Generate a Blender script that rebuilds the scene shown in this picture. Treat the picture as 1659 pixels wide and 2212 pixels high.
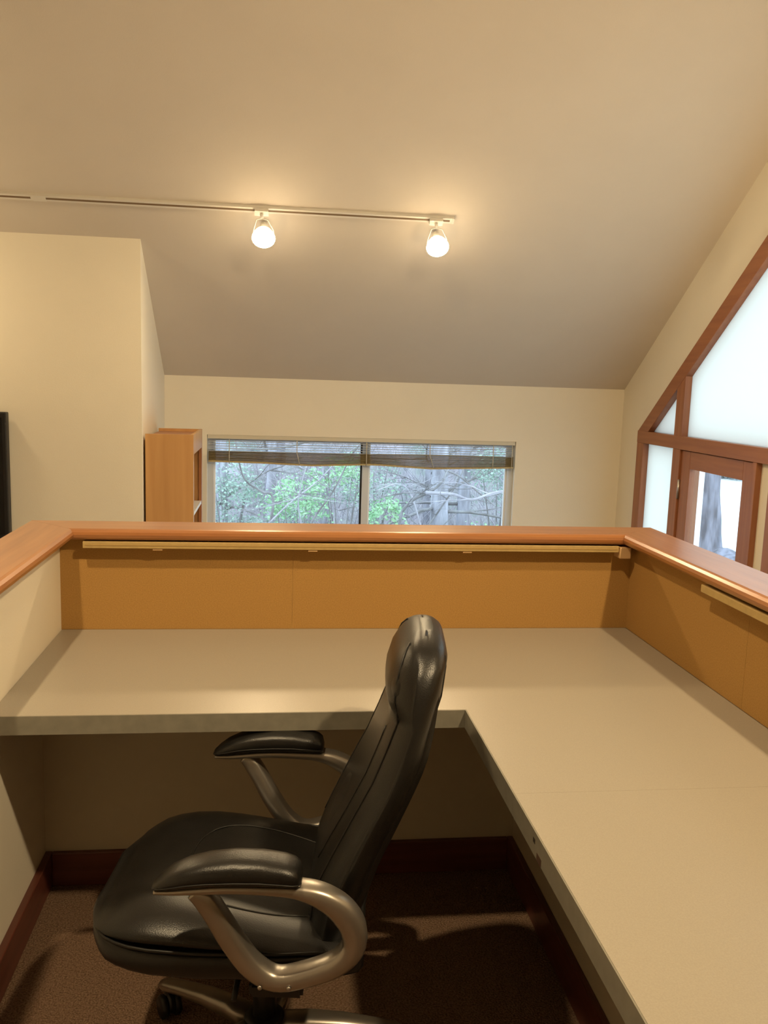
import bpy, bmesh, math, random
import numpy as np
from mathutils import Vector, Matrix

for o in list(bpy.data.objects): bpy.data.objects.remove(o)
S = bpy.context.scene
COL = S.collection
PI = math.pi

# ------------------------------------------------------------------ camera
F_PX = 1897.1
CAM = Vector((.6855, -2.898, 1.5727))
PITCH, ROLL, YAW = .1458, .0321, -.1262
fw = Vector((-math.sin(YAW)*math.cos(PITCH), math.cos(YAW)*math.cos(PITCH), -math.sin(PITCH)))
rt = Vector((math.cos(YAW), math.sin(YAW), 0)); up = rt.cross(fw)
c_, s_ = math.cos(ROLL), math.sin(ROLL)
rt, up = c_*rt + s_*up, -s_*rt + c_*up
cd = bpy.data.cameras.new('camera'); cam = bpy.data.objects.new('camera', cd); COL.objects.link(cam)
M = Matrix((rt, up, -fw)).transposed().to_4x4(); M.translation = CAM
cam.matrix_world = M
cd.sensor_fit = 'VERTICAL'; cd.sensor_height = 36; cd.lens = 36*F_PX/2212
cd.clip_start = .05; cd.clip_end = 300
S.camera = cam

# ------------------------------------------------------------------ light
SKY = (.64, .84, 1.0); SKY_STRENGTH = 3.3
BULB_COLOR = (1.0, .76, .44)
TRACK_BULB = 420.0       # reflector bulbs of the track lamps
SPOT_BULB = 2250.0        # reflector bulbs of the ceiling spotlights over the desk
ADDED_UPLIGHT = 200.0        # unseen uplights added to raise the ceiling brightness
w = bpy.data.worlds.new('overcast_sky'); S.world = w; w.use_nodes = True
bg = w.node_tree.nodes['Background']
bg.inputs[0].default_value = (*SKY, 1); bg.inputs[1].default_value = SKY_STRENGTH
S.view_settings.view_transform = 'Standard'; S.view_settings.look = 'None'
S.view_settings.exposure = -0.1; S.view_settings.gamma = 1; S.view_settings.use_curve_mapping = False

# ------------------------------------------------------------------ materials
def newmat(name):
    m = bpy.data.materials.new(name); m.use_nodes = True
    return m, m.node_tree, m.node_tree.nodes['Principled BSDF']
def setp(b, **k):
    for n, v in k.items():
        b.inputs[n.replace('_', ' ')].default_value = v
def mat(name, col, rough=.6, metal=0., noise=.0, nscale=40, bump=0., bscale=300, spec=.5, col2=None, stretch=(1,1,1), detail=4, coat=0., coat_rough=.15):
    m, t, b = newmat(name); N = t.nodes; L = t.links
    setp(b, Roughness=rough, Metallic=metal); b.inputs['Specular IOR Level'].default_value = spec
    if coat: b.inputs['Coat Weight'].default_value = coat; b.inputs['Coat Roughness'].default_value = coat_rough
    b.inputs['Base Color'].default_value = (*col, 1)
    tc = N.new('ShaderNodeTexCoord'); mp = N.new('ShaderNodeMapping'); L.new(tc.outputs['Object'], mp.inputs[0]); mp.inputs['Scale'].default_value = stretch
    if noise or col2:
        nz = N.new('ShaderNodeTexNoise'); nz.inputs['Scale'].default_value = nscale; nz.inputs['Detail'].default_value = detail
        L.new(mp.outputs[0], nz.inputs['Vector'])
        r = N.new('ShaderNodeValToRGB'); r.color_ramp.elements[0].position = .33; r.color_ramp.elements[1].position = .67
        a = col2 if col2 else tuple(max(0, x*(1-noise)) for x in col)
        d = col if col2 else tuple(min(1, x*(1+noise)) for x in col)
        r.color_ramp.elements[0].color = (*a, 1); r.color_ramp.elements[1].color = (*d, 1)
        L.new(nz.outputs['Fac'], r.inputs[0]); L.new(r.outputs[0], b.inputs['Base Color'])
    if bump:
        n2 = N.new('ShaderNodeTexNoise'); n2.inputs['Scale'].default_value = bscale; n2.inputs['Detail'].default_value = 3
        L.new(mp.outputs[0], n2.inputs['Vector'])
        bp = N.new('ShaderNodeBump'); bp.inputs['Strength'].default_value = bump; bp.inputs['Distance'].default_value = .01
        L.new(n2.outputs['Fac'], bp.inputs['Height']); L.new(bp.outputs[0], b.inputs['Normal'])
    return m
def emit(name, col, strength):
    m = bpy.data.materials.new(name); m.use_nodes = True; t = m.node_tree; t.nodes.clear()
    e = t.nodes.new('ShaderNodeEmission'); e.inputs[0].default_value = (*col, 1); e.inputs[1].default_value = strength
    o = t.nodes.new('ShaderNodeOutputMaterial'); t.links.new(e.outputs[0], o.inputs[0]); return m
def clear_glass(name, tint=(1, 1, 1)):
    m = bpy.data.materials.new(name); m.use_nodes = True; t = m.node_tree; t.nodes.clear(); N = t.nodes
    tr = N.new('ShaderNodeBsdfTransparent'); tr.inputs[0].default_value = (*tint, 1)
    gl = N.new('ShaderNodeBsdfGlossy'); gl.inputs['Roughness'].default_value = .01
    lw = N.new('ShaderNodeLayerWeight'); lw.inputs[0].default_value = .5
    pw = N.new('ShaderNodeMath'); pw.operation = 'POWER'; pw.inputs[1].default_value = 5; t.links.new(lw.outputs['Facing'], pw.inputs[0])
    fr = N.new('ShaderNodeMath'); fr.operation = 'MULTIPLY_ADD'; fr.inputs[1].default_value = .96; fr.inputs[2].default_value = .04; t.links.new(pw.outputs[0], fr.inputs[0])
    mx = N.new('ShaderNodeMixShader'); o = N.new('ShaderNodeOutputMaterial')
    t.links.new(fr.outputs[0], mx.inputs[0]); t.links.new(tr.outputs[0], mx.inputs[1]); t.links.new(gl.outputs[0], mx.inputs[2]); t.links.new(mx.outputs[0], o.inputs[0])
    return m
def frosted(name, col):
    m = bpy.data.materials.new(name); m.use_nodes = True; t = m.node_tree; t.nodes.clear(); N = t.nodes
    a = N.new('ShaderNodeBsdfTranslucent'); a.inputs[0].default_value = (*col, 1)
    d = N.new('ShaderNodeBsdfDiffuse'); d.inputs[0].default_value = (.8, .8, .78, 1)
    mx = N.new('ShaderNodeMixShader'); mx.inputs[0].default_value = .12; o = N.new('ShaderNodeOutputMaterial')
    t.links.new(a.outputs[0], mx.inputs[1]); t.links.new(d.outputs[0], mx.inputs[2]); t.links.new(mx.outputs[0], o.inputs[0])
    return m
def wood(name, c1, c2, axis, rough=.35, coat=.5, scale=9):
    st = [1, 1, 1]; st['xyz'.index(axis)] = .06
    m = mat(name, c1, rough, col2=c2, nscale=scale*4, stretch=tuple(st), detail=6, coat=coat, coat_rough=.22)
    return m

m_wall = mat('cream_paint', (.81, .745, .61), .75, noise=.015, nscale=3, bump=.06, bscale=180, spec=.25)
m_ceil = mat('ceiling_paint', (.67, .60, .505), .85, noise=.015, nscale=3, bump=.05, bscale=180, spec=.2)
m_capx = wood('oak_cap_x', (.42, .175, .058), (.32, .12, .038), 'x', rough=.32, coat=.55)
m_capy = wood('oak_cap_y', (.42, .175, .058), (.32, .12, .038), 'y', rough=.32, coat=.55)
m_tack = mat('tackboard', (.40, .225, .070), .9, noise=.10, nscale=260, bump=.15, bscale=500, spec=.1)
m_rail = mat('tack_rail', (.47, .33, .13), .5, noise=.05, nscale=60)
m_railblk = mat('rail_block', (.62, .40, .20), .5)
m_lam = mat('laminate', (.345, .31, .252), .34, noise=.05, nscale=350, bump=.01, bscale=500, spec=.45)
m_edge_shade = mat('laminate_edge_shaded', (.215, .20, .16), .5, noise=.08, nscale=30)  # grey-tan edge, darkened so the colour carries the shade on it
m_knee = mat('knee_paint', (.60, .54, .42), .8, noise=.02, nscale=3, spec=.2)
m_base = wood('baseboard_wood', (.15, .045, .028), (.10, .028, .018), 'x', rough=.4, coat=.2)
m_basey = wood('baseboard_wood_y', (.15, .045, .028), (.10, .028, .018), 'y', rough=.4, coat=.2)
m_carpet = mat('loop_carpet', (.32, .205, .135), .95, col2=(.15, .09, .058), nscale=210, bump=1., bscale=210, spec=.05, detail=2)
m_fir = wood('fir_frame', (.34, .13, .05), (.27, .095, .036), 'z', rough=.5, coat=.15)
m_firy = wood('fir_frame_y', (.34, .13, .05), (.27, .095, .036), 'y', rough=.5, coat=.15)
m_birch = wood('birch', (.60, .33, .125), (.52, .27, .095), 'z', rough=.45, coat=.2, scale=5)
m_birchd = wood('birch_inner', (.42, .17, .06), (.36, .14, .05), 'z', rough=.5, coat=.1, scale=5)
m_alu = mat('pale_aluminium', (.66, .70, .76), .4, metal=.2)
m_trackw = mat('track_white', (.72, .68, .60), .5)
m_slot = mat('track_slot', (.20, .13, .07), .6)
m_blind = mat('blind_slat', (.46, .37, .19), .5, noise=.1, nscale=60)
m_slat_daylit = mat('blind_slat_daylit', (.50, .52, .56), .4)  # bluish grey puts the daylight behind the open slats into their colour
m_cord = mat('blind_cord', (.6, .56, .45), .7)
m_blk = mat('black_plastic', (.012, .011, .011), .45)
m_scr = mat('black_screen', (.008, .008, .009), .2)
m_leather = mat('black_leather', (.008, .0075, .007), .34, noise=.15, nscale=20, bump=.10, bscale=420, spec=.5)
m_seam = mat('leather_seam', (.010, .009, .008), .45, spec=.4)
m_silver = mat('painted_silver', (.38, .35, .31), .33, metal=.85, noise=.08, nscale=12)
m_glass = clear_glass('window_glass')
m_frost = frosted('white_shade', (.80, .78, .73))
m_bulb = emit('track_bulb_face', BULB_COLOR, TRACK_BULB)
m_bulbback = emit('track_bulb_side', (1, .80, .52), 9.0)
m_added_uplight = emit('added_uplight_glow', BULB_COLOR, ADDED_UPLIGHT)
m_spot = emit('spot_bulb', BULB_COLOR, SPOT_BULB)
m_hinge = mat('steel', (.5, .48, .45), .35, metal=1)
m_white = mat('white_paint', (.85, .86, .86), .6)
m_whiteshelf = mat('white_shelf', (.80, .78, .74), .5)
m_bark = mat('grey_bark', (.26, .25, .28), .9, col2=(.54, .53, .60), nscale=9, stretch=(1, 1, .25), bump=.8, bscale=14)
m_oak = mat('oak_bark', (.10, .10, .12), .9, col2=(.30, .30, .36), nscale=9, stretch=(1, 1, .25), bump=.8, bscale=14)
m_twig = mat('twig', (.16, .15, .15), .9, col2=(.34, .33, .34), nscale=5)
m_twigl = mat('pale_twig', (.60, .57, .62), .9, col2=(.36, .34, .38), nscale=5)
m_hill = mat('leaf_litter', (.58, .52, .58), .95, col2=(.24, .32, .26), nscale=1.3, detail=10, bump=.6, bscale=12)
m_drive = mat('pale_gravel', (.86, .86, .84), .9, noise=.05, nscale=1.2)
m_leafA = mat('bright_leaf', (.30, .56, .32), .6, col2=(.48, .72, .44), nscale=3)
m_leafB = mat('grey_green_leaf', (.32, .46, .38), .6, col2=(.50, .62, .54), nscale=3)
m_outer = mat('rear_paint', (.79, .73, .60), .8)

# ------------------------------------------------------------------ helpers
WM = {}
def wm(o): return WM.get(o.name, Matrix.Identity(4)) if o else Matrix.Identity(4)
def tag(o, label=None, cat=None, group=None, kind=None):
    if label: o['label'] = label
    if cat: o['category'] = cat
    if group: o['group'] = group
    if kind: o['kind'] = kind
    return o
def thing(name, label, cat, loc=(0, 0, 0), rz=0, group=None):
    o = bpy.data.objects.new(name, None); COL.objects.link(o); o.empty_display_size = .1
    o.location = loc; o.rotation_euler = (0, 0, rz)
    WM[o.name] = Matrix.Translation(loc) @ Matrix.Rotation(rz, 4, 'Z')
    return tag(o, label, cat, group)
def link(name, bm, m, parent=None, local=False, smooth=False, loc=None):
    """bm in world coordinates unless local"""
    bmesh.ops.recalc_face_normals(bm, faces=bm.faces)
    if parent is not None and not local: bm.transform(wm(parent).inverted())
    if loc is not None: bm.transform(Matrix.Translation(-Vector(loc)))
    me = bpy.data.meshes.new(name); bm.to_mesh(me); bm.free()
    if smooth:
        for p in me.polygons: p.use_smooth = True
    me.materials.append(m)
    o = bpy.data.objects.new(name, me); COL.objects.link(o)
    if loc is not None: o.location = loc
    if parent is not None: o.parent = parent; WM[o.name] = wm(parent).copy()
    elif loc is not None: WM[o.name] = Matrix.Translation(loc)
    return o
def bxm(bm, x, y, z):
    vs = [bm.verts.new((a, b, c)) for a in x for b in y for c in z]
    for f in ((0,1,3,2),(4,6,7,5),(0,4,5,1),(2,3,7,6),(0,2,6,4),(1,5,7,3)): bm.faces.new([vs[i] for i in f])
    return vs
def box(name, x, y, z, m, parent=None, bev=0., local=False, seg=2):
    bm = bmesh.new(); bxm(bm, x, y, z)
    if bev: bmesh.ops.bevel(bm, geom=bm.edges[:], offset=bev, segments=seg, affect='EDGES', profile=.5)
    return link(name, bm, m, parent, local)
def prismm(bm, pts, axis, a, b):
    """polygon pts extruded along axis ('x': pts=(y,z), 'y': pts=(x,z), 'z': pts=(x,y))"""
    def P(p, t): return {'x': (t, p[0], p[1]), 'y': (p[0], t, p[1]), 'z': (p[0], p[1], t)}[axis]
    A = [bm.verts.new(P(p, a)) for p in pts]; B = [bm.verts.new(P(p, b)) for p in pts]
    n = len(pts); bm.faces.new(A); bm.faces.new(B[::-1])
    for i in range(n): bm.faces.new((A[i], A[(i+1) % n], B[(i+1) % n], B[i]))
def prism(name, pts, axis, a, b, m, parent=None, bev=0., local=False):
    bm = bmesh.new(); prismm(bm, pts, axis, a, b)
    if bev: bmesh.ops.bevel(bm, geom=bm.edges[:], offset=bev, segments=2, affect='EDGES', profile=.5)
    return link(name, bm, m, parent, local)
def struct(o, label): return tag(o, label, None, None, 'structure')
def loftm(bm, rings, closed=False, cap=True):
    V = [[bm.verts.new(p) for p in r] for r in rings]; n = len(V[0]); k = len(V)
    for i in range(k if closed else k-1):
        a, b = V[i], V[(i+1) % k]
        for j in range(n): bm.faces.new((a[j], a[(j+1) % n], b[(j+1) % n], b[j]))
    if cap and not closed: bm.faces.new(V[0][::-1]); bm.faces.new(V[-1])
def tubem(bm, pts, rad, n=6, cap=True):
    pts = [Vector(p) for p in pts]; rings = []
    if not hasattr(rad, '__len__'): rad = [rad]*len(pts)
    ref = None
    for i, p in enumerate(pts):
        d = (pts[min(i+1, len(pts)-1)] - pts[max(i-1, 0)]).normalized()
        if ref is None: ref = Vector((0, 0, 1)) if abs(d.z) < .9 else Vector((1, 0, 0))
        a = (ref - d*ref.dot(d)).normalized(); b = d.cross(a); ref = a
        rings.append([p + (a*math.cos(t) + b*math.sin(t))*rad[i] for t in (2*PI*j/n for j in range(n))])
    loftm(bm, rings, cap=cap)
def tube(name, pts, rad, m, parent=None, n=8, local=False, smooth=True):
    bm = bmesh.new(); tubem(bm, pts, rad, n); return link(name, bm, m, parent, local, smooth)
def lathem(bm, prof, mtx, n=24):
    """prof: (r, h) pairs along local z"""
    rings = [[mtx @ Vector((max(r, 1e-4)*math.cos(2*PI*j/n), max(r, 1e-4)*math.sin(2*PI*j/n), h)) for j in range(n)] for r, h in prof]
    loftm(bm, rings)
def lathe(name, prof, mtx, m, parent=None, n=24, local=False, smooth=True):
    bm = bmesh.new(); lathem(bm, prof, mtx, n); return link(name, bm, m, parent, local, smooth)
def axis_m(loc, d):
    q = Vector(d).normalized().to_track_quat('Z', 'Y'); return Matrix.Translation(loc) @ q.to_matrix().to_4x4()
def spline(pts, per=6, closed=False):
    """Catmull-Rom through tuples of any length"""
    P = [np.array(p, float) for p in pts]; n = len(P); out = []
    for i in range(n if closed else n-1):
        g = (lambda k: P[k % n]) if closed else (lambda k: P[min(max(k, 0), n-1)])
        a, b, c, d = g(i-1), g(i), g(i+1), g(i+2)
        for k in range(per):
            t = k/per; out.append(.5*(2*b + (c-a)*t + (2*a-5*b+4*c-d)*t*t + (3*b-a-3*c+d)*t**3))
    if not closed: out.append(P[-1])
    return out
def interp(x, tab): return float(np.interp(x, [t[0] for t in tab], [t[1] for t in tab]))

# ------------------------------------------------------------------ room dimensions
W = 1.932; DZ = .74; DT = .048; XI = 1.186; YI = -.762
ZC = 1.083; OV = .056; CW = .176
YF = 3.242; XG = 3.185; ZT = 1.5796; SL = .7105; YB = 2.212; XB = -.0605
LOW = -.84; RIDGE = -.9; XL = -4.5; YR = 2*RIDGE - YF
def ceil(y): return ZT + SL*(YF - y) if y > RIDGE else ZT + SL*(y - YR)
ZR = ceil(RIDGE)

# ------------------------------------------------------------------ shell
struct(box('floor', (-.125, W+.125), (YR, .125), (-.15, 0), m_carpet), 'brown loop-pile carpet of the raised desk area')
struct(box('floor_lower', (XL-.2, XG+.15), (YR-.2, YF+.15), (LOW-.1, LOW), m_carpet), 'brown carpet of the lower room')
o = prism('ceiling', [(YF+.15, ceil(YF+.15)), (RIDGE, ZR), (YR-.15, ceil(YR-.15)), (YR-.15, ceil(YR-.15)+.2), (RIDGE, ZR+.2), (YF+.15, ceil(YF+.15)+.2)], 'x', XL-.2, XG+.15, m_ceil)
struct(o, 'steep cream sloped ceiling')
# far wall with the wide window
WX0, WX1, WZ0, WZ1 = .224, 2.403, .20, 1.185
bm = bmesh.new()
bxm(bm, (XB-.15, WX0), (YF, YF+.15), (LOW, ZT+.0)); bxm(bm, (WX1, XG), (YF, YF+.15), (LOW, ZT+.0))
bxm(bm, (WX0, WX1), (YF, YF+.15), (LOW, WZ0)); bxm(bm, (WX0, WX1), (YF, YF+.15), (WZ1, ZT+.0))
struct(link('wall_far', bm, m_wall), 'cream far wall around the wide window')
# projecting wall at the left: front face and return
bm = bmesh.new()
prismm(bm, [(YB, LOW), (YB+.12, LOW), (YB+.12, ceil(YB+.12)), (YB, ceil(YB))], 'x', XL, XB)
struct(link('wall_left', bm, m_wall), 'cream wall projecting forward beside the bookcase')
bm = bmesh.new(); prismm(bm, [(YB+.12, LOW), (YF, LOW), (YF, ceil(YF)), (YB+.12, ceil(YB+.12))], 'x', XB-.12, XB)
struct(link('wall_return', bm, m_wall), 'narrow cream return wall behind the bookcase')
bm = bmesh.new(); prismm(bm, [(YR, LOW), (YF, LOW), (YF, ZT), (RIDGE, ZR), (YR, ZT)], 'x', XL-.15, XL)
struct(link('wall_outer', bm, m_wall), 'cream wall closing the left of the room')
struct(box('wall_rear', (XL, XG), (YR-.15, YR), (LOW, ZT), m_outer), 'cream wall behind the viewer')
# gable wall at the right
RS = .752; RY0, RZ0 = 2.907, 1.303                # outer corner of the rafter frame
def raf(y): return RZ0 + RS*(RY0 - y)
GY = .05
bm = bmesh.new()
prismm(bm, [(RY0, LOW), (YF+.15, LOW), (YF+.15, ceil(YF+.15)), (RY0, ceil(RY0))], 'x', XG, XG+.15)
prismm(bm, [(RY0, raf(RY0)), (RY0, ceil(RY0)), (GY, ceil(GY)), (GY, raf(GY))], 'x', XG, XG+.15)
prismm(bm, [(GY, LOW), (GY, ceil(GY)), (RIDGE, ZR), (YR-.15, ceil(YR-.15)), (YR-.15, LOW)], 'x', XG, XG+.15)
struct(link('wall_right', bm, m_wall), 'cream gable wall around the timber-framed glazing')

# pony walls around the desk
struct(box('wall_pony_back', (-.10, W+.10), (.012, .11), (LOW, ZC-.034), m_wall), 'low wall behind the desk, under the wooden cap')
struct(box('wall_pony_left', (-.11, 0), (-3.3, .012), (LOW, ZC-.034), m_wall), 'low cream wall left of the desk, under the wooden cap')
struct(box('wall_pony_right', (W+.012, W+.11), (-3.3, .012), (LOW, ZC-.034), m_wall), 'low wall right of the desk, under the wooden cap')
YK = -.262; XK = 1.482
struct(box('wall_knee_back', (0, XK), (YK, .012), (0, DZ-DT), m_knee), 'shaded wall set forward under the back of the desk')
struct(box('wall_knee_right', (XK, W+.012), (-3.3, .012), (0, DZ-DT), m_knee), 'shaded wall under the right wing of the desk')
struct(box('baseboard_back', (.022, XK-.02), (YK-.018, YK), (0, .109), m_base, bev=.003), 'dark red-brown baseboard under the back of the desk')
struct(box('baseboard_left', (0, .022), (-3.3, YK), (0, .109), m_basey, bev=.003), 'dark red-brown baseboard along the low left wall')
struct(box('baseboard_right', (XK-.02, XK), (-3.3, YK), (0, .109), m_basey, bev=.003), 'dark red-brown baseboard under the right desk wing')

# tackboards over the desk (panels with butt joints)
tb = tag(thing('tackboard', 'orange-brown tackboard behind the desk, below the far wooden cap', 'tackboard', (W/2, 0, DZ)), )
for a, b in ((0, .7518), (.7522, W)):
    box('panel', (a, b), (0, .0125), (DZ, ZC-.034), m_tack, tb)
tb = thing('tackboard', 'orange-brown tackboard on the low wall right of the desk', 'tackboard', (W, -1.5, DZ))
for a, b in ((-.787, 0), (-2.0, -.788), (-3.2, -2.001)):
    box('panel', (W, W+.0125), (a, b), (DZ, ZC-.034), m_tack, tb)
# wooden caps: bullnosed boards mitred at the corners
def cap(name, p0, p1, inn, m0, m1, m, label):
    """p0,p1: ends of the inner edge; inn: unit vector towards the room; m0,m1 mitre shift of the outer edge along the run"""
    p0, p1, inn = Vector(p0), Vector(p1), Vector(inn); d = (p1-p0).normalized()
    T = .036; prof = []
    for k in range(7):
        a = PI/2 - PI*k/6; prof.append((-.012 + .012*0 + (.018*math.cos(a)) , ZC - T/2 + T/2*math.sin(a)))
    prof = [(x, z) for x, z in prof]
    outer = []
    for k in range(5):
        a = -PI/2 - PI*k/4; outer.append((-CW + .012 + .012*math.cos(a), ZC - T/2 + T/2*math.sin(a)))
    prof = prof + outer
    rings = []
    for P, mi in ((p0, m0), (p1, m1)):
        rings.append([Vector((P.x, P.y, z)) + inn*x + d*(mi*(-x)) for x, z in prof])
    bm = bmesh.new(); loftm(bm, rings)
    o = link(name, bm, m); struct(o, label); return o
e = -OV + .006
cap('trim_1', (OV-.006, e, 0), (W-OV+.006, e, 0), (0, -1, 0), -1, 1, m_capx, 'honey-brown wooden cap along the low wall behind the desk')
cap('trim_2', (OV-.006, -3.3, 0), (OV-.006, e-.0008, 0), (1, 0, 0), 0, 1, m_capy, 'honey-brown wooden cap along the low wall left of the desk')
cap('trim_3', (W-OV+.006, -3.3, 0), (W-OV+.006, e-.0008, 0), (-1, 0, 0), 0, 1, m_capy, 'honey-brown wooden cap along the low wall right of the desk')

# tack rails
tr = thing('tack_rail', 'long pale yellow rail under the far wooden cap', 'rail', (W/2, -.01, 1.02))
box('strip', (.082, 1.866), (-.050, 0), (1.021, 1.043), m_rail, tr, bev=.002)
box('groove', (.09, 1.86), (-.0512, -.0495), (1.030, 1.033), mat('rail_groove', (.40, .26, .09), .6), tr)
box('end_stop', (1.868, 1.908), (-.056, 0), (1.000, 1.040), m_railblk, tr, bev=.003)
for x in (.30, .80, 1.32): box('clip', (x, x+.03), (-.046, 0), (1.015, 1.0215), m_railblk, tr)
tr = thing('tack_rail', 'shorter pale rail under the right-hand wooden cap', 'rail', (W-.01, -1.4, 1.02))
box('strip', (W-.048, W), (-2.2, -.605), (1.018, 1.040), m_rail, tr, bev=.002)

# ------------------------------------------------------------------ desk
dk = thing('corner_desk', 'L-shaped beige laminate desk built in around the chair', 'desk', (XI, YI, DZ-DT))
e0 = .002
prism('countertop', [(e0, -e0), (W-e0, -e0), (W-e0, -1.2308), (XI+.003, -1.2308), (XI+.003, YI+.003), (e0, YI+.003)], 'z', DZ-DT, DZ, m_lam, dk)
prism('countertop', [(XI+.003, -1.2312), (W-e0, -1.2312), (W-e0, -3.2), (XI+.003, -3.2)], 'z', DZ-DT, DZ, m_lam, dk)
box('edge_band', (e0, XI+.003), (YI, YI+.003), (DZ-DT, DZ-.0006), m_edge_shade, dk)
box('edge_band', (XI, XI+.003), (-1.2308, YI+.0), (DZ-DT, DZ-.0006), m_edge_shade, dk)
box('edge_band', (XI, XI+.003), (-3.2, -1.2312), (DZ-DT, DZ-.0006), m_edge_shade, dk)

box('edge_chip', (XI-.0006, XI+.0005), (-1.432, -1.404), (DZ-DT, DZ-DT+.015), mat('chipped_edge', (.07, .035, .02), .8), dk)
box('edge_chip', (XI-.0006, XI+.0005), (-1.390, -1.378), (DZ-DT+.024, DZ-DT+.033), mat('dark_chip', (.02, .014, .01), .8), dk)

# ------------------------------------------------------------------ far window (window_1)
win = thing('window_1', 'wide two-pane window in the far wall', None, (WX0, YF, WZ0)); win['kind'] = 'structure'
y0, y1 = YF+.05, YF+.11
box('jamb', (WX0, WX0+.042), (y0, y1), (WZ0, WZ1), m_alu, win); box('jamb', (WX1-.042, WX1), (y0, y1), (WZ0, WZ1), m_alu, win)
box('head', (WX0+.042, WX1-.042), (y0, y1), (WZ1-.042, WZ1), m_alu, win); box('sill', (WX0+.042, WX1-.042), (y0, y1), (WZ0, WZ0+.042), m_alu, win)
box('mullion', (1.305, 1.35), (y0-.005, y1), (WZ0+.042, WZ1-.042), m_alu, win)
for a, b in ((WX0+.042, 1.305), (1.35, WX1-.042)):
    box('sash', (a, a+.012), (y0+.012, y1-.012), (WZ0+.042, WZ1-.042), m_white, win); box('sash', (b-.012, b), (y0+.012, y1-.012), (WZ0+.042, WZ1-.042), m_blk if b < 1.4 else m_white, win)
    box('pane', (a+.012, b-.012), (y0+.03, y0+.034), (WZ0+.042, WZ1-.042), m_glass, win)
struct(box('window_sill', (WX0, WX1), (YF-.02, YF+.05), (WZ0-.02, WZ0), m_white), 'white sill under the wide window')
# venetian blind, pulled up
bl = thing('venetian_blind', 'raised tan venetian blind bunched at the top of the wide window', 'blind', (1.3, YF, WZ1-.03))
BX0, BX1 = WX0+.004, WX1-.006; by = YF+.018
box('headrail', (BX0, BX1), (by-.018, by+.018), (WZ1-.026, WZ1-.001), mat('blind_headrail', (.62, .57, .45), .5), bl)
SM = None
for k in range(5):
    z = WZ1-.045-.0165*k
    bm = bmesh.new(); a = .04
    pts = [(-.0125*math.cos(a), -.0125*math.sin(a)), (0, .002), (.0125*math.cos(a), .0125*math.sin(a))]
    A = []
    for x in (BX0+.01, BX1-.01):
        A.append([bm.verts.new((x, by+p, z+q)) for p, q in pts] + [bm.verts.new((x, by+p, z+q-.0012)) for p, q in pts[::-1]])
    for j in range(6): bm.faces.new((A[0][j], A[0][(j+1) % 6], A[1][(j+1) % 6], A[1][j]))
    bm.faces.new(A[0][::-1]); bm.faces.new(A[1])
    link('slat', bm, m_slat_daylit, bl)
def stackz(x, t):
    f = (x-BX0)/(BX1-BX0)
    top = 1.075 - .004*math.sin(PI*f*2)
    bot = interp(f, [(0, 1.008), (.18, 1.002), (.33, .990), (.5, 1.004), (.55, 1.004), (.72, .985), (1, 1.003)])
    return top + (bot-top)*t
bm = bmesh.new(); NS = 16
for k in range(NS):
    rr = []
    for j in range(37):
        x = BX0+.006 + (BX1-BX0-.012)*j/36; zt = stackz(x, k/NS); zb = stackz(x, (k+.82)/NS); dy = .0008*((k*7) % 5-2)
        rr.append([(x, by-.0125+dy, (zt+zb)/2-.0012), (x, by+dy, zt), (x, by+.0125+dy, (zt+zb)/2-.0012), (x, by+dy, zb)])
    loftm(bm, rr)
o = link('slat_stack', bm, m_blind, bl); o['kind'] = 'stuff'
bm = bmesh.new(); rr = []
for j in range(37):
    x = BX0+.004 + (BX1-BX0-.008)*j/36; z = stackz(x, 1)
    rr.append([(x, by-.013, z), (x, by+.013, z), (x, by+.013, z-.011), (x, by-.013, z-.011)])
loftm(bm, rr); link('bottom_rail', bm, m_blind, bl)
for x, t in ((.375, .0), (.84, .02), (1.328, 0), (1.78, .03), (2.24, 0)):
    tube('cord', [(x, by-.0155, WZ1-.03), (x, by-.0155, 1.07), (x+t*.4, by-.017, 1.04), (x+t, by-.0155, .986)], .003, m_cord, bl, n=5)
tube('cord', [(BX1-.02, by-.02, WZ1-.02), (BX1-.02, by-.022, .96)], .002, m_cord, bl, n=5)

# ------------------------------------------------------------------ gable glazing (window_2) and door_1
g = thing('window_2', 'timber-framed gable glazing with white shades', None, (XG, 2.0, LOW)); g['kind'] = 'structure'
fx0, fx1 = XG-.02, XG+.12
px = (XG+.022, XG+.028)
TZ0, TZ1 = 1.225, 1.306
box('post', (fx0, fx1), (2.805, RY0), (LOW, TZ0), m_fir, g, bev=.003)
box('post', (fx0, fx1), (2.25, 2.352), (LOW, TZ0), m_fir, g, bev=.003)
box('transom', (fx0-.002, fx1), (GY, RY0), (TZ0, TZ1), m_firy, g, bev=.003)
VW = .125
prism('rafter', [(RY0, RZ0), (RY0-.0, TZ1), (2.742, TZ1), (GY, raf(GY)-VW), (GY, raf(GY))][0:1]+[(2.742+.0, TZ1), (GY, raf(GY)-VW), (GY, raf(GY))], 'x', fx0, fx1, m_firy, g, bev=.003)
prism('mullion', [(2.352, TZ1), (2.25, TZ1), (2.25, raf(2.25)-VW+.0), (2.352, raf(2.352)-VW+.0)], 'x', fx0, fx1, m_fir, g)
prism('post', [(GY, TZ1), (GY+.1, TZ1), (GY+.1, raf(GY+.1)-VW), (GY, raf(GY)-VW)], 'x', fx0, fx1, m_fir, g)
box('post', (fx0, fx1), (GY, GY+.1), (LOW, TZ0), m_fir, g)
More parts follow.
